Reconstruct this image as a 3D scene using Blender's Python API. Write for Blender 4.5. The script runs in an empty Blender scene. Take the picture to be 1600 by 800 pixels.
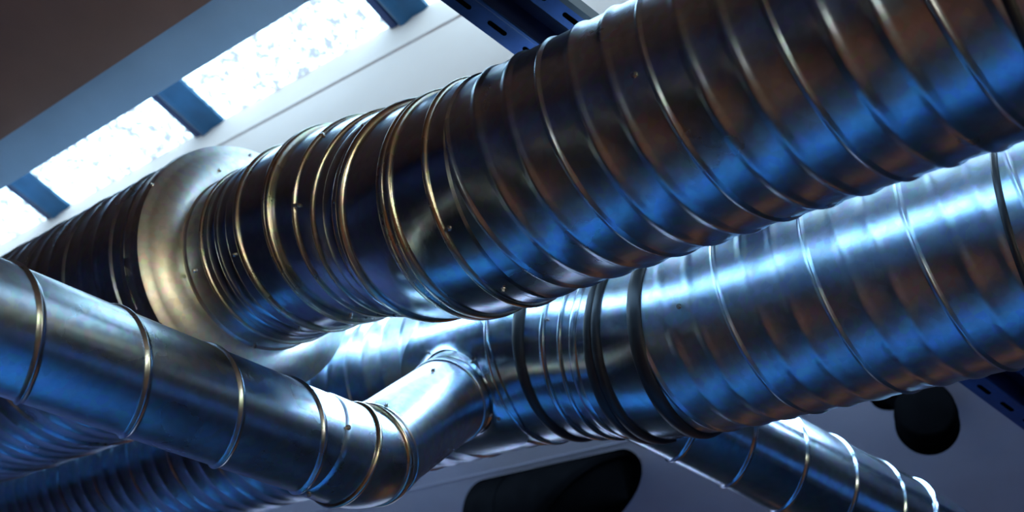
import bpy, bmesh, math, random
from mathutils import Vector, Matrix
from mathutils.bvhtree import BVHTree

random.seed(7)
S = 0.16                       # metres per duct radius: ducts are laid out in radii, room included
CAMZ = 1.6                     # camera height above the floor
scene = bpy.context.scene
C = scene.collection

def P(x, y, z):                # radii, measured from the camera point -> metres
    return Vector((x * S, y * S, CAMZ + z * S))

# ------------------------------------------------------------------ camera
R3 = Matrix(((-0.77387624, 0.28193983, 0.56712036),
             (-0.59893335, -0.61690135, -0.51059923),
             (0.20589905, -0.73480791, 0.64626846)))
F = 1750.0
cd = bpy.data.cameras.new('camera')
cam = bpy.data.objects.new('camera', cd)
C.objects.link(cam)
right = R3 @ Vector((1, 0, 0)); up = R3 @ Vector((0, -1, 0)); back = R3 @ Vector((0, 0, -1))
cam.matrix_world = Matrix(((right.x, up.x, back.x, 0), (right.y, up.y, back.y, 0), (right.z, up.z, back.z, CAMZ), (0, 0, 0, 1)))
cd.sensor_width = 36; cd.lens = F / 1600 * 36
cd.clip_start = 0.02
cd.dof.use_dof = True; cd.dof.focus_distance = 1.52; cd.dof.aperture_fstop = 4.0
scene.camera = cam

# ------------------------------------------------------------------ view, world, light
scene.view_settings.view_transform = 'Standard'
scene.view_settings.look = 'None'
scene.view_settings.gamma = 1
scene.view_settings.exposure = 0.0
scene.view_settings.use_curve_mapping = False
wd = bpy.data.worlds.new('world'); scene.world = wd; wd.use_nodes = True
wd.node_tree.nodes['Background'].inputs[0].default_value = (0.02, 0.05, 0.12, 1)
wd.node_tree.nodes['Background'].inputs[1].default_value = 0.3
SKY_COL = (0.50, 0.78, 1.0)
SKY_PANE = 7.0                 # brightness of the frosted skylight over the upper duct
BACK_GLOW = 42.0                 # brightness of the added, unseen panel over the lower duct

def area(name, loc, target, size, size_y, energy, col):
    l = bpy.data.lights.new(name, 'AREA'); l.shape = 'RECTANGLE'; l.size = size; l.size_y = size_y
    l.energy = energy; l.color = col
    o = bpy.data.objects.new(name, l); C.objects.link(o); o.location = loc
    o.rotation_euler = (Vector(target) - Vector(loc)).to_track_quat('-Z', 'Y').to_euler()
    return o
# added fills: colour bands reflected in the ducts
area('warm_room_fill', (0.2, 1.0, 2.4), (0.2, 1.4, 0.0), 2.2, 0.25, 14, (1.0, 0.55, 0.26))  # added warm fill for the brown band on the ducts
area('blue_floor_fill', (0.8, -2.1, 1.2), (0.8, -2.0, 0.0), 3.6, 0.5, 17, (0.10, 0.38, 1.0))  # added blue fill over the floor strip
area('end_wall_fill', (-2.3, 0.4, 1.95), (1.4, -0.8, 2.9), 1.6, 0.6, 34, (1.0, 0.90, 0.62))  # added gold fill for bead highlights and the branch pipe
area('near_corner_fill', (-1.5, 2.9, 1.1), (-0.6, 0.5, 1.6), 1.1, 0.8, 9, (1.0, 0.97, 0.82))  # added fill so the upper duct's ribs catch light
area('blue_right_fill', (-2.3, -2.7, 1.5), (0.0, -2.0, 2.2), 1.3, 1.0, 1.6, (0.06, 0.30, 1.0))  # unseen blue fill added for the rear branch pipe
area('far_warm_fill', (1.6, -4.05, 1.9), (1.2, -2.0, 2.3), 1.4, 0.4, 0.5, (1.0, 0.36, 0.08))  # added orange fill for the ducts' lower rims

# ------------------------------------------------------------------ materials
def mat(name):
    m = bpy.data.materials.new(name); m.use_nodes = True
    return m, m.node_tree, m.node_tree.nodes['Principled BSDF']

def simple(name, col, rough=0.6, metal=0.0, noise=0.0, scale=20, bump=0.0):
    m, t, b = mat(name)
    b.inputs['Roughness'].default_value = rough; b.inputs['Metallic'].default_value = metal
    tc = t.nodes.new('ShaderNodeTexCoord'); nz = t.nodes.new('ShaderNodeTexNoise')
    nz.inputs['Scale'].default_value = scale; nz.inputs['Detail'].default_value = 5
    t.links.new(tc.outputs['Object'], nz.inputs['Vector'])
    r = t.nodes.new('ShaderNodeValToRGB')
    r.color_ramp.elements[0].position = 0.3; r.color_ramp.elements[1].position = 0.7
    r.color_ramp.elements[0].color = tuple(c * (1 - noise) for c in col) + (1,)
    r.color_ramp.elements[1].color = tuple(min(1, c * (1 + noise)) for c in col) + (1,)
    t.links.new(nz.outputs['Fac'], r.inputs['Fac']); t.links.new(r.outputs['Color'], b.inputs['Base Color'])
    if bump:
        bp = t.nodes.new('ShaderNodeBump'); bp.inputs['Strength'].default_value = bump; bp.inputs['Distance'].default_value = 0.002
        t.links.new(nz.outputs['Fac'], bp.inputs['Height']); t.links.new(bp.outputs['Normal'], b.inputs['Normal'])
    return m

def galvanised(name, col, rlo, rhi, dust=0.25, dustcol=(0.30, 0.27, 0.22)):
    m, t, b = mat(name)
    N = t.nodes.new; L = t.links.new
    b.inputs['Metallic'].default_value = 1.0
    tc = N('ShaderNodeTexCoord')
    n1 = N('ShaderNodeTexNoise'); n1.inputs['Scale'].default_value = 9; n1.inputs['Detail'].default_value = 6
    n2 = N('ShaderNodeTexNoise'); n2.inputs['Scale'].default_value = 70; n2.inputs['Detail'].default_value = 4
    vo = N('ShaderNodeTexVoronoi'); vo.inputs['Scale'].default_value = 90
    for q in (n1, n2, vo): L(tc.outputs['Object'], q.inputs['Vector'])
    rr = N('ShaderNodeMapRange'); rr.inputs['From Min'].default_value = 0.3; rr.inputs['From Max'].default_value = 0.7
    rr.inputs['To Min'].default_value = rlo; rr.inputs['To Max'].default_value = rhi
    L(n1.outputs['Fac'], rr.inputs['Value']); L(rr.outputs['Result'], b.inputs['Roughness'])
    cr = N('ShaderNodeValToRGB')
    cr.color_ramp.elements[0].position = 0.25; cr.color_ramp.elements[1].position = 0.75
    cr.color_ramp.elements[0].color = tuple(c * 0.86 for c in col) + (1,)
    cr.color_ramp.elements[1].color = tuple(min(1, c * 1.06) for c in col) + (1,)
    L(n2.outputs['Fac'], cr.inputs['Fac'])
    mx = N('ShaderNodeMixRGB'); mx.blend_type = 'MULTIPLY'; mx.inputs['Fac'].default_value = 0.18
    L(cr.outputs['Color'], mx.inputs['Color1']); L(vo.outputs['Color'], mx.inputs['Color2'])
    st = N('ShaderNodeMapRange'); st.inputs['From Min'].default_value = 0.56; st.inputs['From Max'].default_value = 0.72
    st.inputs['To Max'].default_value = dust
    L(n1.outputs['Fac'], st.inputs['Value'])
    m2 = N('ShaderNodeMixRGB'); m2.inputs['Color2'].default_value = dustcol + (1,)
    L(st.outputs['Result'], m2.inputs['Fac']); L(mx.outputs['Color'], m2.inputs['Color1'])
    L(m2.outputs['Color'], b.inputs['Base Color'])
    bp = N('ShaderNodeBump'); bp.inputs['Strength'].default_value = 0.12; bp.inputs['Distance'].default_value = 0.0015
    L(n2.outputs['Fac'], bp.inputs['Height']); L(bp.outputs['Normal'], b.inputs['Normal'])
    return m

M_DUCT = galvanised('galvanised_steel', (0.50, 0.60, 0.70), 0.26, 0.34)
M_DUCTB = galvanised('galvanised_steel_matt', (0.50, 0.61, 0.72), 0.29, 0.36)
M_FIT = galvanised('galvanised_fitting', (0.52, 0.62, 0.72), 0.17, 0.26)
M_DULL = galvanised('galvanised_dull', (0.50, 0.58, 0.65), 0.25, 0.34, 0.30)
M_CONE = galvanised('galvanised_pressed_cone', (0.70, 0.69, 0.66), 0.34, 0.42)
M_BEAD = galvanised('galvanised_bead', (0.66, 0.61, 0.50), 0.24, 0.34)
M_RUBBER = simple('black_rubber', (0.01, 0.01, 0.012), 0.45, 0, 0.2)
M_SCREW = simple('zinc_screw', (0.62, 0.60, 0.55), 0.25, 1.0, 0.1, 60)
M_BLACK = simple('lamp_and_slot_black', (0.001, 0.001, 0.0012), 0.9, 0, 0.2)
M_BLACK.node_tree.nodes['Principled BSDF'].inputs['Specular IOR Level'].default_value = 0.0
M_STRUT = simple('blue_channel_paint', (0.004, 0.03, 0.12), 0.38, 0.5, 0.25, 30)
M_STRUTD = simple('channel_recess_shade', (0.006, 0.012, 0.045), 0.5, 0.3, 0.25, 30)  # darker copy of the channel blue; recess shade is in the colour
M_MULL = simple('blue_glazing_bar_paint', (0.005, 0.075, 0.16), 0.35, 0.2, 0.2, 15)
M_MULLD = simple('dark_glazing_gasket', (0.004, 0.02, 0.09), 0.5, 0.0, 0.2, 15)
M_REVEAL = simple('cream_painted_reveal', (0.68, 0.57, 0.51), 0.7, 0, 0.02, 6)
M_CEIL = simple('grey_plaster_ceiling', (0.46, 0.36, 0.37), 0.85, 0, 0.04, 8)
M_BEAM = simple('grey_painted_beam', (0.33, 0.42, 0.50), 0.7, 0, 0.06, 8)
M_SOFFIT = simple('brown_soffit_board', (0.27, 0.135, 0.09), 0.7, 0, 0.10, 5)
M_SEAMC = simple('grey_joint', (0.33, 0.26, 0.28), 0.85)
M_FLOOR = simple('dark_floor', (0.012, 0.012, 0.014), 0.45, 0, 0.3, 3)
M_BLUE_REFL = simple('blue_reflection_strip', (0.05, 0.24, 0.50), 0.8, 0, 0.2, 12)
M_BROWN_REFL = simple('brown_reflection_patch', (0.30, 0.14, 0.08), 0.85, 0, 0.2, 12)
M_WALL = simple('navy_wall', (0.07, 0.08, 0.17), 0.8, 0, 0.1, 3)
M_WALLF = simple('black_wall', (0.012, 0.010, 0.012), 0.9, 0, 0.1, 3)
M_WALLD = simple('dark_wall', (0.06, 0.05, 0.055), 0.8, 0, 0.1, 3)

def frosted(name, strength):
    m = bpy.data.materials.new(name); m.use_nodes = True; t = m.node_tree; t.nodes.clear()
    N = t.nodes.new; L = t.links.new
    out = N('ShaderNodeOutputMaterial'); e = N('ShaderNodeEmission'); tc = N('ShaderNodeTexCoord')
    n1 = N('ShaderNodeTexNoise'); n1.inputs['Scale'].default_value = 40; n1.inputs['Detail'].default_value = 6; n1.inputs['Roughness'].default_value = 0.65
    n2 = N('ShaderNodeTexNoise'); n2.inputs['Scale'].default_value = 4.5; n2.inputs['Detail'].default_value = 2
    L(tc.outputs['Object'], n1.inputs['Vector']); L(tc.outputs['Object'], n2.inputs['Vector'])
    ad = N('ShaderNodeMath'); ad.operation = 'MULTIPLY_ADD'; ad.inputs[1].default_value = 0.15
    L(n2.outputs['Fac'], ad.inputs[0]); L(n1.outputs['Fac'], ad.inputs[2])
    r = N('ShaderNodeValToRGB')
    r.color_ramp.elements[0].position = 0.50; r.color_ramp.elements[0].color = (0.088, 0.113, 0.145, 1)
    r.color_ramp.elements[1].position = 0.66; r.color_ramp.elements[1].color = SKY_COL + (1,)
    L(ad.outputs[0], r.inputs['Fac']); L(r.outputs['Color'], e.inputs['Color'])
    e.inputs['Strength'].default_value = strength
    L(e.outputs['Emission'], out.inputs['Surface'])
    return m
M_GLASS = frosted('frosted_skylight_glass', SKY_PANE)
SKY_COL = (0.44, 0.71, 1.0)
M_GLOW2 = frosted('added_ceiling_glow', BACK_GLOW)  # glow of the added ceiling panel

SKY_COL = (0.55, 0.66, 1.0)
M_GLOW3 = frosted('added_far_wall_glow', 3.2)  # glow of the added far-wall panel

# ------------------------------------------------------------------ object helpers
def link(name, me, m, parent=None):
    o = bpy.data.objects.new(name, me); C.objects.link(o)
    if m and not me.materials: me.materials.append(m)
    if parent:
        o.parent = parent
        o.matrix_parent_inverse = Matrix.Translation(-parent.location)
    return o

def finish(me, angle=35):
    for p in me.polygons: p.use_smooth = True
    me.set_sharp_from_angle(angle=math.radians(angle))

def mesh(name, verts, faces, m, parent=None, smooth=True, angle=35):
    me = bpy.data.meshes.new(name); me.from_pydata(verts, [], faces); me.validate(); me.update()
    if smooth: finish(me, angle)
    return link(name, me, m, parent)

def struct(o):
    if o.parent is None: o['kind'] = 'structure'
    return o

def box(name, lo, hi, m, parent=None, bevel=0.0):
    """axis-aligned box between two points in metres"""
    bm = bmesh.new(); bmesh.ops.create_cube(bm, size=1)
    lo, hi = Vector(lo), Vector(hi)
    for v in bm.verts:
        v.co = Vector(((v.co.x + .5) * (hi.x - lo.x) + lo.x, (v.co.y + .5) * (hi.y - lo.y) + lo.y, (v.co.z + .5) * (hi.z - lo.z) + lo.z))
    if bevel: bmesh.ops.bevel(bm, geom=bm.edges[:], offset=bevel, segments=2, affect='EDGES')
    me = bpy.data.meshes.new(name); bm.to_mesh(me); bm.free()
    return link(name, me, m, parent)

def thing(name, label, cat, loc, group=None):
    o = bpy.data.objects.new(name, None); C.objects.link(o); o.location = loc; o.empty_display_size = 0.05
    o['label'] = label; o['category'] = cat
    if group: o['group'] = group
    bpy.context.view_layer.update()
    return o

# ------------------------------------------------------------------ duct paths (radii units)
class Path:
    """smooth centre line through (s, x, y, z) keys; frame axis 1 looks back at the room side"""
    def __init__(self, keys):
        self.k = keys
    def pos(self, s):
        k = self.k
        if s <= k[0][0]: i = 0
        elif s >= k[-1][0]: i = len(k) - 2
        else:
            i = max(j for j in range(len(k) - 1) if k[j][0] <= s)
        a, b = k[i], k[i + 1]
        t = (s - a[0]) / (b[0] - a[0])
        h = b[0] - a[0]
        def slope(j):
            if j <= 0: return [(k[1][c] - k[0][c]) / (k[1][0] - k[0][0]) for c in (1, 2, 3)]
            if j >= len(k) - 1: return [(k[-1][c] - k[-2][c]) / (k[-1][0] - k[-2][0]) for c in (1, 2, 3)]
            return [(k[j + 1][c] - k[j - 1][c]) / (k[j + 1][0] - k[j - 1][0]) for c in (1, 2, 3)]
        if t < 0 or t > 1:
            return Vector([a[c] + (b[c] - a[c]) * t for c in (1, 2, 3)])
        m0, m1 = slope(i), slope(i + 1)
        h00 = 2*t**3 - 3*t*t + 1; h10 = t**3 - 2*t*t + t; h01 = -2*t**3 + 3*t*t; h11 = t**3 - t*t
        return Vector([h00*a[c] + h10*h*m0[c-1] + h01*b[c] + h11*h*m1[c-1] for c in (1, 2, 3)])
    def frame(self, s):
        e = 0.02
        p = self.pos(s); T = (self.pos(s + e) - self.pos(s - e)).normalized()
        u = -p; u = (u - T * u.dot(T)).normalized()
        if self.ref is not None:
            u = (self.ref - T * self.ref.dot(T)).normalized()
        return p, T, u, T.cross(u)
    ref = None

def pt(path, s, th, r):
    p, T, u, v = path.frame(s)
    q = p + (u * math.cos(th) + v * math.sin(th)) * r
    return P(*q)

def revolve(name, path, prof, m, parent, nseg=96, closed=False, angle=30, caps=False):
    """prof: list of (s, r)"""
    V, Fc = [], []
    for s, r in prof:
        p, T, u, v = path.frame(s)
        for j in range(nseg):
            th = 2 * math.pi * j / nseg
            V.append(P(*(p + (u * math.cos(th) + v * math.sin(th)) * r)))
    n = len(prof)
    for i in range(n - 1 if not closed else n):
        a = i * nseg; b = ((i + 1) % n) * nseg
        for j in range(nseg):
            k = (j + 1) % nseg
            Fc.append((a + j, b + j, b + k, a + k))
    if caps:
        Fc.append(tuple(range(nseg))[::-1]); Fc.append(tuple((n - 1) * nseg + j for j in range(nseg)))
    return mesh(name, V, Fc, m, parent, angle=angle)

def tube_prof(s0, s1, r, step=0.1, thick=0.03):
    n = max(2, int((s1 - s0) / step)); o = [(s0 + (s1 - s0) * i / n, r) for i in range(n + 1)]
    return o

def bead(path, s, r, w, h, m, parent, name='bead'):
    """a standing seam or bead round the duct"""
    pr = []
    for i in range(9):
        a = math.pi * i / 8
        pr.append((s - w * math.cos(a), r + h * math.sin(a)))
    pr = [(s - w, r - 0.02)] + pr + [(s + w, r - 0.02)]
    return revolve(name, path, pr, m, parent, angle=60)

def double_bead(path, s, r, w, h, m, parent, name='bead'):
    pr = [(s - w, r - 0.02)]
    for c in (-w / 2, w / 2):
        for i in range(7):
            a = math.pi * i / 6
            pr.append((s + c - w / 2 * math.cos(a), r + h * (0.45 + 0.55 * math.sin(a))))
    pr.append((s + w, r - 0.02))
    return revolve(name, path, pr, m, parent, angle=60)

def spiral(name, path, s_seam, pitch, sa, sb, r, m, parent, hand=1, nseg=96, seam_h=0.020, rib_h=0.021, seam_w=0.030, rib_w=0.075, ribs=(1/3, 2/3)):
    """spiral-wound duct: one folded seam and shallow ribs per strip width, wound at the given pitch"""
    us = [0, seam_w * .35, seam_w, seam_w * 1.4]
    hs = [seam_h, seam_h * .8, 0.0, 0.0]
    for c in ribs:
        for q in (-1, -.6, -.25, 0, .25, .6, 1):
            us.append(c + q * rib_w); hs.append(rib_h * (0.5 + 0.5 * math.cos(q * math.pi)))
    us += [1 - seam_w * 1.4, 1 - seam_w, 1 - seam_w * .35, 1]
    hs += [0.0, 0.0, seam_h * .8, seam_h]
    us2, hs2 = [], []
    for u, h in sorted(zip(us, hs)): us2.append(u); hs2.append(h)
    us, hs = us2, hs2
    J0 = int(math.floor((sa - s_seam) / pitch - 1)) * nseg
    J1 = int(math.ceil((sb - s_seam) / pitch + 1)) * nseg
    V, Fc = [], []; nu = len(us); row = []
    for J in range(J0, J1 + 1):
        th = hand * 2 * math.pi * J / nseg
        base = s_seam + pitch * J / nseg
        r_ = []
        for u, h in zip(us, hs):
            s = min(sb, max(sa, base + u * pitch))
            r_.append((s, th, r + h))
        row.append(r_)
    cache = {}
    idx = 0
    for r_ in row:
        for s, th, rr in r_:
            p, T, u, v = path.frame(s)
            V.append(P(*(p + (u * math.cos(th) + v * math.sin(th)) * rr)))
    for i in range(len(row) - 1):
        for j in range(nu - 1):
            q = [(i, j), (i + 1, j), (i + 1, j + 1), (i, j + 1)]
            ss = [row[a][b][0] for a, b in q]
            if max(ss) - min(ss) < 1e-6: continue
            f = tuple(a * nu + b for a, b in q)
            Fc.append(f if hand > 0 else f[::-1])
    me = bpy.data.meshes.new(name); me.from_pydata(V, [], Fc)
    bm = bmesh.new(); bm.from_mesh(me)
    bmesh.ops.remove_doubles(bm, verts=bm.verts[:], dist=2e-5)
    bmesh.ops.delete(bm, geom=[f for f in bm.faces if f.calc_area() < 1e-9], context='FACES')
    bmesh.ops.delete(bm, geom=[v for v in bm.verts if not v.link_faces], context='VERTS')
    bmesh.ops.recalc_face_normals(bm, faces=bm.faces[:])
    bm.to_mesh(me); bm.free(); me.validate()
    finish(me, 50)
    return link(name, me, m, parent)

# self-drilling screw: hex head on a washer
def screw_mesh():
    bm = bmesh.new()
    bmesh.ops.create_cone(bm, cap_ends=True, segments=20, radius1=0.0046, radius2=0.0042, depth=0.0012)
    g = bmesh.ops.create_cone(bm, cap_ends=True, segments=6, radius1=0.0032, radius2=0.0029, depth=0.0042)
    bmesh.ops.translate(bm, verts=g['verts'], vec=(0, 0, 0.0024))
    me = bpy.data.meshes.new('screw'); bm.to_mesh(me); bm.free(); me.materials.append(M_SCREW)
    return me
SCREW = screw_mesh()

def add_screws(parent, surfaces, pixels):
    """screws driven into the surface of the duct, where the sight line meets it"""
    V, Fc = [], []
    for o in surfaces:
        n = len(V); V += [v.co.copy() for v in o.data.vertices]
        Fc += [tuple(n + i for i in p.vertices) for p in o.data.polygons]
    tree = BVHTree.FromPolygons(V, Fc)
    org = Vector((0, 0, CAMZ))
    for x, y in pixels:
        d = (R3 @ Vector((x - 800, y - 400, F))).normalized()
        loc, nrm, i, dist = tree.ray_cast(org, d)
        if loc is None: print('SCREW MISS', x, y); continue
        if nrm.dot(d) > 0: nrm = -nrm
        o = link('screw', SCREW, None, parent)
        o.matrix_parent_inverse = Matrix.Identity(4)
        o.rotation_euler = nrm.to_track_quat('Z', 'Y').to_euler()
        o.location = loc - parent.location - nrm * 0.0002

# ------------------------------------------------------------------ room shell
XL, XR = 5.2, -2.4             # end walls along the ducts
YF, YN = -4.2, 3.2             # far and near walls
GZ = CAMZ + 2.14               # skylight glass
RZ = CAMZ + 1.62               # lower ceiling
RY = -0.885                    # reveal of the skylight shaft
struct(box('floor', (XR, YF, -0.05), (XL, YN, 0), M_FLOOR))
struct(box('added_blue_strip', (XR, -2.5, 0), (XL, -1.5, 0.012), M_BLUE_REFL))  # unseen blue strip added for the ducts to reflect
struct(box('added_brown_patch', (XR, 0.1, 0), (1.9, 2.4, 0.012), M_BROWN_REFL))  # brown floor patch, added so the ducts mirror a warm band
struct(box('wall_near', (XR, YN, 0), (XL, YN + .1, 4.1), M_WALL))
struct(box('wall_far', (XR, YF - .1, 0), (XL, YF, RZ + 0.1), M_WALLF))
struct(box('wall_left', (XL, YF, 0), (XL + .1, YN, 4.1), M_WALL))
struct(box('wall_right', (XR - .1, YF, 0), (XR, YN, 4.1), M_WALLD))

def plates(name, lo, hi, holes, m):
    """horizontal slab with rectangular openings cut out, holes in (x0,x1,y0,y1)"""
    xs = sorted({lo[0], hi[0]} | {h[0] for h in holes} | {h[1] for h in holes})
    ys = sorted({lo[1], hi[1]} | {h[2] for h in holes} | {h[3] for h in holes})
    bm = bmesh.new()
    for i in range(len(xs) - 1):
        for j in range(len(ys) - 1):
            cx, cy = (xs[i] + xs[i+1]) / 2, (ys[j] + ys[j+1]) / 2
            if any(h[0] < cx < h[1] and h[2] < cy < h[3] for h in holes): continue
            g = bmesh.ops.create_cube(bm, size=1)
            for v in g['verts']:
                v.co = Vector((cx + v.co.x * (xs[i+1] - xs[i]), cy + v.co.y * (ys[j+1] - ys[j]), (lo[2] + hi[2]) / 2 + v.co.z * (hi[2] - lo[2])))
    me = bpy.data.meshes.new(name); bm.to_mesh(me); bm.free()
    return link(name, me, m)
# lower ceiling beyond the ducts, with an opening for the added glowing panel
struct(plates('ceiling', (XR, YF, RZ), (XL, RY, RZ + .06), [(-0.1, 4.8, -1.78, -1.0)], M_CEIL))
struct(box('trim_2', (XR, -2.005, RZ - 0.003), (XL, -1.995, RZ), M_SEAMC))
# bright reveal of the shaft: frame strip above, panel below, a groove between
zj = CAMZ + 2.005
struct(box('wall_back', (XR, RY - .06, RZ), (XL, RY, zj - .006), M_REVEAL))
struct(box('trim_3', (XR, RY - .06, zj), (XL, RY + 0.004, GZ + .03), M_REVEAL))
struct(box('trim_4', (XR, RY - .06, zj - .006), (XL, RY - .003, zj), M_REVEAL))
# beam that cuts off the near side of the shaft, and the brown soffit
struct(box('trim_5', (XR, -0.539, RZ - .02), (XL, -0.435, RZ + .22), M_BEAM))
struct(box('soffit_ceiling'.replace('soffit_ceiling', 'ceiling_near'), (XR, -0.437, RZ - .035), (XL, YN, RZ + .05), M_SOFFIT))
struct(box('wall_shaft', (XR, -0.46, RZ + .2), (XL, -0.435, GZ + .03), M_REVEAL))

# skylight: frosted panes between blue glazing bars
win = bpy.data.objects.new('window_1', None); C.objects.link(win); win.location = (2.4, -0.7, GZ); win['kind'] = 'structure'
bpy.context.view_layer.update()
barx = [15.05 + 4.87 * k for k in range(-6, 4)]
edges = [XR] + [b * S - 0.06 for b in barx] + [XL]
for k in range(len(edges) - 1):
    x0, x1 = edges[k], edges[k + 1]
    if x1 - x0 < 0.02: continue
    box('pane', (x0, RY, GZ), (min(x1, XL), -0.44, GZ + .012), M_GLASS, win)
for b in barx:
    x1 = b * S; x0 = x1 - 0.75 * S
    if x0 < XR + .01 or x1 > XL: continue
    # ridged bar: flat web with a rounded rib, dark gasket on the far edge
    yy0, yy1 = RY + 0.004, -0.45
    w = x1 - x0
    prof = [(0, 0), (0, -.010), (.10, -.016), (.40, -.016), (.50, -.028), (.62, -.034), (.72, -.028), (.80, -.012), (.80, 0)]
    V = []
    for yv in (yy0, yy1):
        for a, z in prof: V.append((x0 + w * a, yv, GZ + z))
    n = len(prof)
    Fc = [(i, i + 1, n + i + 1, n + i) for i in range(n - 1)] + [(n - 1, 0, n, 2 * n - 1), tuple(range(n))[::-1], tuple(range(n, 2 * n))]
    mb = mesh('glazing_bar', V, Fc, M_MULL, win, angle=50)
    box('gasket', (x0 + w * .80, yy0, GZ - .022), (x1, yy1, GZ), M_MULLD, mb, 0.002)

glow2 = bpy.data.objects.new('added_glow_2', None); C.objects.link(glow2); glow2.location = (1.0, -1.45, RZ + .05); glow2['kind'] = 'structure'  # unseen light panel added above the lower duct to brighten its top
bpy.context.view_layer.update()
box('pane', (-0.08, -1.76, RZ + .04), (4.78, -1.02, RZ + .052), M_GLOW2, glow2)
fr = box('frame', (-0.1, -1.78, RZ + .02), (4.8, -1.76, RZ + .06), M_BEAM, glow2)
box('frame', (-0.1, -1.02, RZ + .02), (4.8, -1.0, RZ + .06), M_BEAM, glow2)

# unseen glowing panel added on the far wall for ceiling light and reflections
glow3 = bpy.data.objects.new('added_glow_3', None); C.objects.link(glow3); glow3.location = (3.3, YF, 2.7); glow3['kind'] = 'structure'
bpy.context.view_layer.update()
for k in range(3):
    x0 = 3.0 + 0.7 * k
    box('pane', (x0 + .03, YF, 2.33), (x0 + 0.67, YF + .012, 3.08), M_GLOW3, glow3)
    box('frame', (x0 - .03, YF, 2.28), (x0 + .03, YF + .04, 3.13), M_BEAM, glow3)
box('frame', (2.97, YF, 2.28), (5.08, YF + .04, 2.33), M_BEAM, glow3)
box('frame', (2.97, YF, 3.08), (5.08, YF + .04, 3.13), M_BEAM, glow3)

# ------------------------------------------------------------------ upper duct run
PA = Path([(-14, -14, -4.595, 6.704), (4.6, 4.6, -4.595, 6.704), (5.4, 5.4, -4.60, 6.71), (5.9, 5.9, -4.61, 6.76), (6.55, 6.55, -4.65, 7.0),
           (7.1, 7.1, -4.67, 7.22), (7.7, 7.7, -4.68, 7.36), (8.35, 8.35, -4.70, 7.41), (9.1, 9.1, -4.74, 7.44), (10, 10, -4.77, 7.46), (33, 33, -4.77, 7.46)])
PITCH = 0.92
ta = thing('ventilation_duct', 'wide galvanised spiral duct nearest the skylight, in front of the other big duct', 'duct', P(6, -4.6, 6.7))
a1 = spiral('spiral_pipe', PA, 4.17, PITCH, -14.5, 5.24, 1.0, M_DUCT, ta)
bead(PA, 1.03, 1.0, 0.035, 0.03, M_RUBBER, ta, 'gasket')  # thin black ring where the pipe has a dark band
# slip coupling with its elbow segments
a2 = revolve('coupling_sleeve', PA, [(5.18, 1.0), (5.20, 1.02)] + [(5.20 + .1 * i, 1.02) for i in range(1, 7)], M_FIT, ta)
bead(PA, 5.40, 1.02, 0.03, 0.03, M_BEAD, ta)
double_bead(PA, 5.80, 1.015, 0.06, 0.04, M_BEAD, ta, 'standing_seam')
a3 = revolve('elbow_segment', PA, tube_prof(5.80, 6.32, 1.012), M_FIT, ta)
bead(PA, 6.32, 1.01, 0.045, 0.045, M_BEAD, ta, 'standing_seam')
a4 = revolve('elbow_segment', PA, tube_prof(6.32, 7.7, 1.0, 0.08), M_FIT, ta)
bead(PA, 6.84, 1.0, 0.022, 0.024, M_BEAD, ta)
bead(PA, 7.24, 1.0, 0.024, 0.028, M_BEAD, ta)
bead(PA, 6.58, 1.0, 0.08, 0.010, M_FIT, ta)
double_bead(PA, 7.74, 1.01, 0.065, 0.045, M_BEAD, ta, 'standing_seam')
a5 = revolve('elbow_segment', PA, tube_prof(7.74, 8.30, 1.01), M_FIT, ta)
bead(PA, 8.28, 1.01, 0.035, 0.035, M_BEAD, ta, 'standing_seam')
a6 = revolve('coupling_sleeve', PA, tube_prof(8.28, 9.40, 1.0, 0.08), M_FIT, ta)
bead(PA, 8.92, 1.0, 0.022, 0.024, M_BEAD, ta)
bead(PA, 8.55, 1.0, 0.08, 0.010, M_FIT, ta)
bead(PA, 8.74, 1.0, 0.07, 0.010, M_FIT, ta)
# pressed reducer opening out to the wider pipe
RL = 1.42
prof = [(9.20, 1.0), (9.22, 1.012), (9.25, 1.015)]
for i in range(13):
    t = i / 12
    prof.append((9.25 + 0.13 * t * t, 1.02 + (RL - 0.06 - 1.02) * t))
prof += [(9.40, RL - .015), (9.42, RL + .015), (9.52, RL + .03), (9.58, RL + .02), (9.62, RL + .01), (9.80, RL + .01)]
a7 = revolve('reducer', PA, prof, M_CONE, ta, angle=40)
a8 = spiral('spiral_pipe', PA, 9.95, PITCH, 9.70, 32.4, RL, M_DUCT, ta, seam_h=0.028, rib_h=0.02)
bpy.context.view_layer.update()
add_screws(ta, [a1, a2, a3, a4, a5, a6, a7, a8], [
    (663, 236), (701, 357), (787, 452), (505, 211), (568, 197), (461, 321), (467, 321), (524, 315), (530, 315), (548, 493), (617, 491),
    (343, 266), (391, 243), (366, 398), (304, 423), (398, 540), (467, 514), (237, 289), (250, 508), (991, 117)])

# ------------------------------------------------------------------ lower duct run
PB = Path([(-14, -14, -7.47, 7.17), (4.6, 4.6, -7.47, 7.17), (5.3, 5.3, -7.46, 7.19), (5.8, 5.8, -7.46, 7.25), (6.3, 6.3, -7.44, 7.36),
           (6.8, 6.8, -7.42, 7.46), (7.25, 7.25, -7.41, 7.50), (8.2, 8.2, -7.40, 7.52), (33, 33, -7.40, 7.52)])
tb = thing('ventilation_duct', 'wide galvanised spiral duct behind the upper one, joined by the narrow branch pipe', 'duct', P(6, -7.45, 7.2))
b1 = spiral('spiral_pipe', PB, 4.386, 0.9, -14.5, 5.35, 1.0, M_DUCTB, tb, rib_h=0.015, rib_w=0.09)
bead(PB, 1.90, 1.0, 0.03, 0.03, M_RUBBER, tb, 'gasket')
bead(PB, 5.33, 1.0, 0.07, 0.05, M_RUBBER, tb, 'gasket')
b2 = revolve('coupling_sleeve', PB, tube_prof(5.3, 5.8, 1.015), M_FIT, tb)
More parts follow.
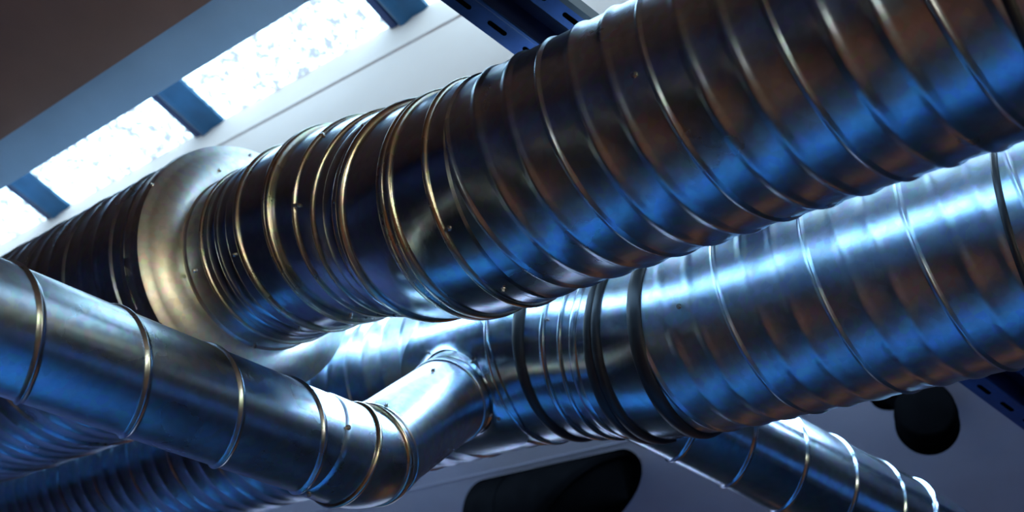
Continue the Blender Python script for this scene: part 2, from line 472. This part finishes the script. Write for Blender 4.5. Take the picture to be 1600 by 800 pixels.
double_bead(PB, 5.80, 1.015, 0.09, 0.045, M_RUBBER, tb, 'gasket')
b3 = revolve('elbow_segment', PB, tube_prof(5.8, 6.85, 1.0, 0.08), M_FIT, tb)
bead(PB, 6.22, 1.0, 0.025, 0.028, M_FIT, tb)
bead(PB, 6.45, 1.0, 0.03, 0.032, M_FIT, tb, 'standing_seam')
bead(PB, 6.05, 1.0, 0.05, 0.012, M_FIT, tb)
bead(PB, 6.80, 1.0, 0.08, 0.05, M_RUBBER, tb, 'gasket')
b4 = revolve('coupling_sleeve', PB, tube_prof(6.8, 7.3, 1.01), M_FIT, tb)
bead(PB, 7.26, 1.01, 0.03, 0.03, M_FIT, tb, 'standing_seam')
b5 = spiral('spiral_pipe', PB, 7.6, 0.9, 7.26, 32.4, 1.0, M_DUCTB, tb, seam_h=0.022, rib_h=0.018, rib_w=0.10)

# ------------------------------------------------------------------ branch pipe that plugs into the lower duct
RC = 0.47
PX = 7.75
axisB = Vector((7.93, -7.40, 7.52))
elbow = Vector((7.715, -5.80, 5.17))
start = Vector((7.80, 15.5, -0.93))
sdir = (axisB - elbow).normalized(); cdir = (elbow - start).normalized()
def arc_path(p0, corner, p1, rad):
    """straight, circular-ish bend, straight; s is length from p0"""
    d0 = (corner - p0).normalized(); d1 = (p1 - corner).normalized()
    ang = d0.angle(d1); tl = rad * math.tan(ang / 2)
    a = corner - d0 * tl; n = (d1 - d0 * d1.dot(d0)).normalized(); cen = a + n * rad
    L0 = (a - p0).length; La = rad * ang; b = corner + d1 * tl; L1 = (p1 - b).length
    class AP(Path):
        def __init__(self): pass
        def pos(self, s):
            if s <= L0: return p0 + d0 * s
            if s <= L0 + La:
                f = (s - L0) / rad
                return cen - n * rad * math.cos(f) + d0 * rad * math.sin(f)
            return b + d1 * (s - L0 - La)
    q = AP(); q.ref = d0.cross(d1).normalized(); q.L0 = L0; q.La = La; q.L = L0 + La + L1
    return q
PC = arc_path(start, elbow, axisB, 0.62)
tc_ = thing('branch_duct', 'narrow dull galvanised pipe crossing the lower left and bending up into the second big duct', 'duct', P(7.75, -3.5, 4.5))
eL0, eL1 = PC.L0, PC.L0 + PC.La
c1 = spiral('spiral_pipe', PC, eL0 - 0.70, 0.90, 0.3, eL0 - 0.18, RC, M_DULL, tc_, nseg=72, seam_h=0.022, seam_w=0.035, ribs=(), hand=1)
c2 = revolve('elbow', PC, [(eL0 - .45, RC - .01)] + [(eL0 - .40 + (PC.La + .55) * i / 26, RC + .012) for i in range(27)] , M_DULL, tc_, nseg=72)
bead(PC, eL0 - 0.02, RC + .01, 0.032, 0.034, M_BEAD, tc_, 'bead')
bead(PC, eL0 + PC.La * 0.80, RC + .01, 0.036, 0.034, M_BEAD, tc_, 'bead')
bead(PC, eL0 + PC.La * 0.80 + .11, RC + .008, 0.02, 0.018, M_DULL, tc_, 'bead')
endS = PC.L - 0.93
c3 = revolve('collar', PC, tube_prof(eL1 + .1, endS, RC), M_DULL, tc_, nseg=72)
bead(PC, endS - 0.30, RC, 0.025, 0.02, M_DULL, tc_, 'bead')

# saddle plate clamped on the lower duct round the branch
def saddle(parent):
    V, Fc = [], []; n = 72
    ringlist = []
    def onB(x, lat, rr):
        # lat: arc offset round the duct from the branch direction
        dirn = (elbow - axisB); dirn.x = 0; dirn.normalize()
        side = Vector((1, 0, 0)).cross(dirn)
        a = lat
        c = PB.pos(x)
        return c + (dirn * math.cos(a) + side * math.sin(a)) * rr
    prof = []
    for (e, rr) in ((0.0, 1.06), (0.08, 1.040), (0.2, 1.032), (0.4, 1.030), (0.6, 1.030), (0.8, 1.030), (1.0, 1.030), (1.01, 1.015), (1.01, 0.99)):
        for j in range(n):
            t = 2 * math.pi * j / n
            c, s = math.cos(t), math.sin(t)
            r0x, r0y = RC + .01, RC + .03
            q = 2.6
            k = (abs(c) ** q + abs(s) ** q) ** (-1 / q)
            r1x, r1y = 0.68 * k * (1), 0.98 * k
            x = (r0x * (1 - e) * c + r1x * e * c); y = (r0y * (1 - e) * s + r1y * e * s)
            X = axisB.x - 0.05 + x
            V.append(P(*onB(X, y, rr)))
    m_ = 9
    for i in range(m_ - 1):
        for j in range(n):
            k = (j + 1) % n
            Fc.append((i * n + j, (i + 1) * n + j, (i + 1) * n + k, i * n + k))
    return mesh('saddle_plate', V, Fc, M_FIT, parent, angle=40)
sp = saddle(tc_)
# neck flare between pipe and saddle
c4 = revolve('saddle_neck', PC, [(PC.L - 1.12, RC + .005), (PC.L - 1.08, RC + .012), (PC.L - 1.0, RC + .018), (PC.L - 0.92, RC + .022), (PC.L - .84, RC + .022)], M_FIT, tc_, nseg=72)
bpy.context.view_layer.update()
add_screws(tb, [b1, b2, b3, b4, b5], [(1061, 479), (855, 499), (919, 492), (740, 536)])
add_screws(tc_, [c1, c2, c3, sp, c4], [(544, 668), (604, 634), (677, 579), (483, 771), (669, 550), (741, 560), (779, 656)])

# ------------------------------------------------------------------ branch pipe behind, lower right
RD = 0.54
d0 = Vector((6.19, -7.70, 6.97)); dk = Vector((4.72, -11.60, 7.14)); d1 = dk + Vector((-1.2, -2.0, -0.5))
PD = arc_path(d0, dk, d1, 1.4)
td = thing('branch_duct', 'narrow blue-lit galvanised pipe leaving from under the second big duct towards the lower right', 'duct', P(5, -9, 6.5))
e0 = PD.L0
spiral('spiral_pipe', PD, 0.12, 0.72, 0.0, e0 - 0.02, RD, M_FIT, td, nseg=72, seam_h=0.020, seam_w=0.035, ribs=(), hand=1)
dd = revolve('elbow', PD, [(e0 - .5, RD - .02), (e0 - .08, RD - .02)] + [(e0 + (PD.La + .6) * i / 20, RD - .02) for i in range(21)] + [(PD.L, RD - .02)], M_FIT, td, nseg=72)
bead(PD, e0 - .03, RD, 0.035, 0.035, M_FIT, td, 'bead')

# ------------------------------------------------------------------ slotted steel support channel above both ducts
zs = 8.38
A0 = Vector((5.759, -3.531, 0)); A1 = Vector((3.439, -11.79, 0))
sd = (A1 - A0).normalized(); sn = Vector((sd.y, -sd.x, 0))
if sn.x > 0: sn = -sn
Wd = 0.80
o0 = A0 - sd * 1.0
Ltot = 10.6
ts = thing('support_channel', 'dark blue slotted steel channel crossing above both big ducts', 'bracket', P(*(o0 + sd * 4 + Vector((0, 0, zs)))))
def strip(name, pts, m, parent, l0=0.0, l1=Ltot, thick=0.012, close=True):
    """prism of a cross-section (across, height) run along the channel"""
    V = []
    for l in (l0, l1):
        for a, z in pts:
            q = o0 + sd * l + sn * a + Vector((0, 0, zs + z)); V.append(P(*q))
    n = len(pts)
    Fc = [(i, (i + 1) % n, n + (i + 1) % n, n + i) for i in range(n)] + [tuple(range(n))[::-1], tuple(range(n, 2 * n))]
    return mesh(name, V, Fc, m, parent, smooth=False)
th_ = 0.03
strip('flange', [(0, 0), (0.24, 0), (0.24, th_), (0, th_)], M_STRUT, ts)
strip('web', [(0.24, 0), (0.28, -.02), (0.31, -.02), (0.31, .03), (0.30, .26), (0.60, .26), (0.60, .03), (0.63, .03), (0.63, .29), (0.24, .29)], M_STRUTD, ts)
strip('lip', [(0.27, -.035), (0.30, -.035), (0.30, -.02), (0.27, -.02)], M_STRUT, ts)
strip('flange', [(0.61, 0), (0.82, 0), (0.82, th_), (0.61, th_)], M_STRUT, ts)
strip('edge_strip', [(0.82, -.03), (0.88, -.03), (0.88, .10), (0.82, .10)], M_RUBBER, ts)
def dark_slot_insert(a, l, ln=0.22, w=0.055):
    V = []; n = 24
    for z in (-0.002, 0.006):
        for j in range(n):
            t = 2 * math.pi * j / n
            cx = math.cos(t) * w / 2; sx = math.sin(t) * w / 2 + (ln / 2 - w / 2) * (1 if math.sin(t) >= 0 else -1)
            V.append(P(*(o0 + sd * (l + sx) + sn * (a + cx) + Vector((0, 0, zs + z)))))
    Fc = [tuple(range(n))[::-1], tuple(range(n, 2 * n))] + [(j, (j + 1) % n, n + (j + 1) % n, n + j) for j in range(n)]
    mesh('dark_slot_insert', V, Fc, M_BLACK, ts, smooth=False)  # black insert, no hole cut: paints the slot's dark inside
l = 0.25
while l < Ltot - .2:
    dark_slot_insert(0.13, l); dark_slot_insert(0.715, l + .03); l += 0.42
# hanger rods up to the ceiling
for l in (0.35, 9.9):
    for a in (0.45,):
        q = o0 + sd * l + sn * a
        top = (GZ if q.y * S > RY else RZ)
        if l < 1: top = CAMZ + 1.6
        bm = bmesh.new(); bmesh.ops.create_cone(bm, cap_ends=True, segments=16, radius1=.005, radius2=.005, depth=top - (CAMZ + (zs + .2) * S))
        me = bpy.data.meshes.new('hanger_rod'); bm.to_mesh(me); bm.free(); finish(me)
        ro = link('hanger_rod', me, M_SCREW, ts); ro.matrix_parent_inverse = Matrix.Identity(4)
        ro.location = Vector((q.x * S, q.y * S, (top + CAMZ + (zs + .2) * S) / 2)) - ts.location

# ------------------------------------------------------------------ black spotlights under the far ceiling
def spot(label, base, axis, length, r, mount, drum=False):
    """base = back end of the body (radii), axis = pointing direction"""
    t = thing('spotlight', label, 'lamp', P(*base))
    ax = Vector(axis).normalized()
    u = ax.cross(Vector((0, 0, 1)));  u = u.normalized(); v = ax.cross(u)
    prof = [(0, 0.0), (0.0, r * .78), (0.02 * length, r * .86), (0.05 * length, r * .90), (.30 * length, r * .93), (.305 * length, r * .965), (.32 * length, r * .965), (.325 * length, r * .94), (.72 * length, r), (.80 * length, r * .97), (.9 * length, r * .80), (.96 * length, r * .62), (length, r * .3), (length, 0.0)]
    if drum:
        prof = [(0, 0), (0, r * .97), (.03, r), (.70, r), (.71, r * .975), (.76, r * .975), (.77, r), (length - .05, r), (length, r * .95), (length, r * .86), (length - .12, r * .80), (length - .12, 0)]
    n = 48; V = []
    for s_, rr in prof:
        for j in range(n):
            a = 2 * math.pi * j / n
            cut = 0.0
            if drum and s_ > length * .8:
                dn = (u * math.cos(a) + v * math.sin(a)); w_ = dn.dot(Vector((0, -.59, -.81))); c_ = dn.dot(Vector((0, .81, -.59)))
                cut = (1.7 * max(0.0, (1 + w_) / 2) ** 1.7 + 1.0 * max(0, c_)) * min(1, rr / r)
            V.append(P(*(Vector(base) + ax * (s_ - cut) + (u * math.cos(a) + v * math.sin(a)) * max(rr, 1e-4))))
    Fc = [(i * n + j, (i + 1) * n + j, (i + 1) * n + (j + 1) % n, i * n + (j + 1) % n) for i in range(len(prof) - 1) for j in range(n)]
    mesh('lamp_body', V, Fc, M_BLACK, t, angle=40)
    # arm to the ceiling
    m0 = Vector(base) + ax * length * .35; m1 = Vector(mount)
    pth = Path([(0, *m0), (1, *m1)]); pth.ref = Vector((1, 0.3, 0)).normalized()
    revolve('bracket_arm', pth, [(0, .10), (.5, .10), (1, .10)], M_BLACK, t, nseg=20, caps=True)
    # ceiling plate
    pl = Path([(0, *m1), (1, m1.x, m1.y, m1.z + 1)]); pl.ref = Vector((1, 0, 0))
    revolve('ceiling_plate', pl, [(-.05, .22), (0.0, .25), (10.12 - m1.z, .25)], M_BLACK, t, nseg=32, caps=True)
    return t
spot('big black drum spotlight seen side-on below the second big duct, bottom centre', (12.75, -12.72, 9.15), (-1, 0.0, 0.0), 3.0, 0.80, (11.6, -13.3, 10.05), True)
spot('black spotlight seen end-on as a round disc above the right-hand branch pipe', (4.73, -12.05, 9.2), (0.30, -0.82, 0.35), 1.3, 0.43, (5.55, -12.77, 10.05))
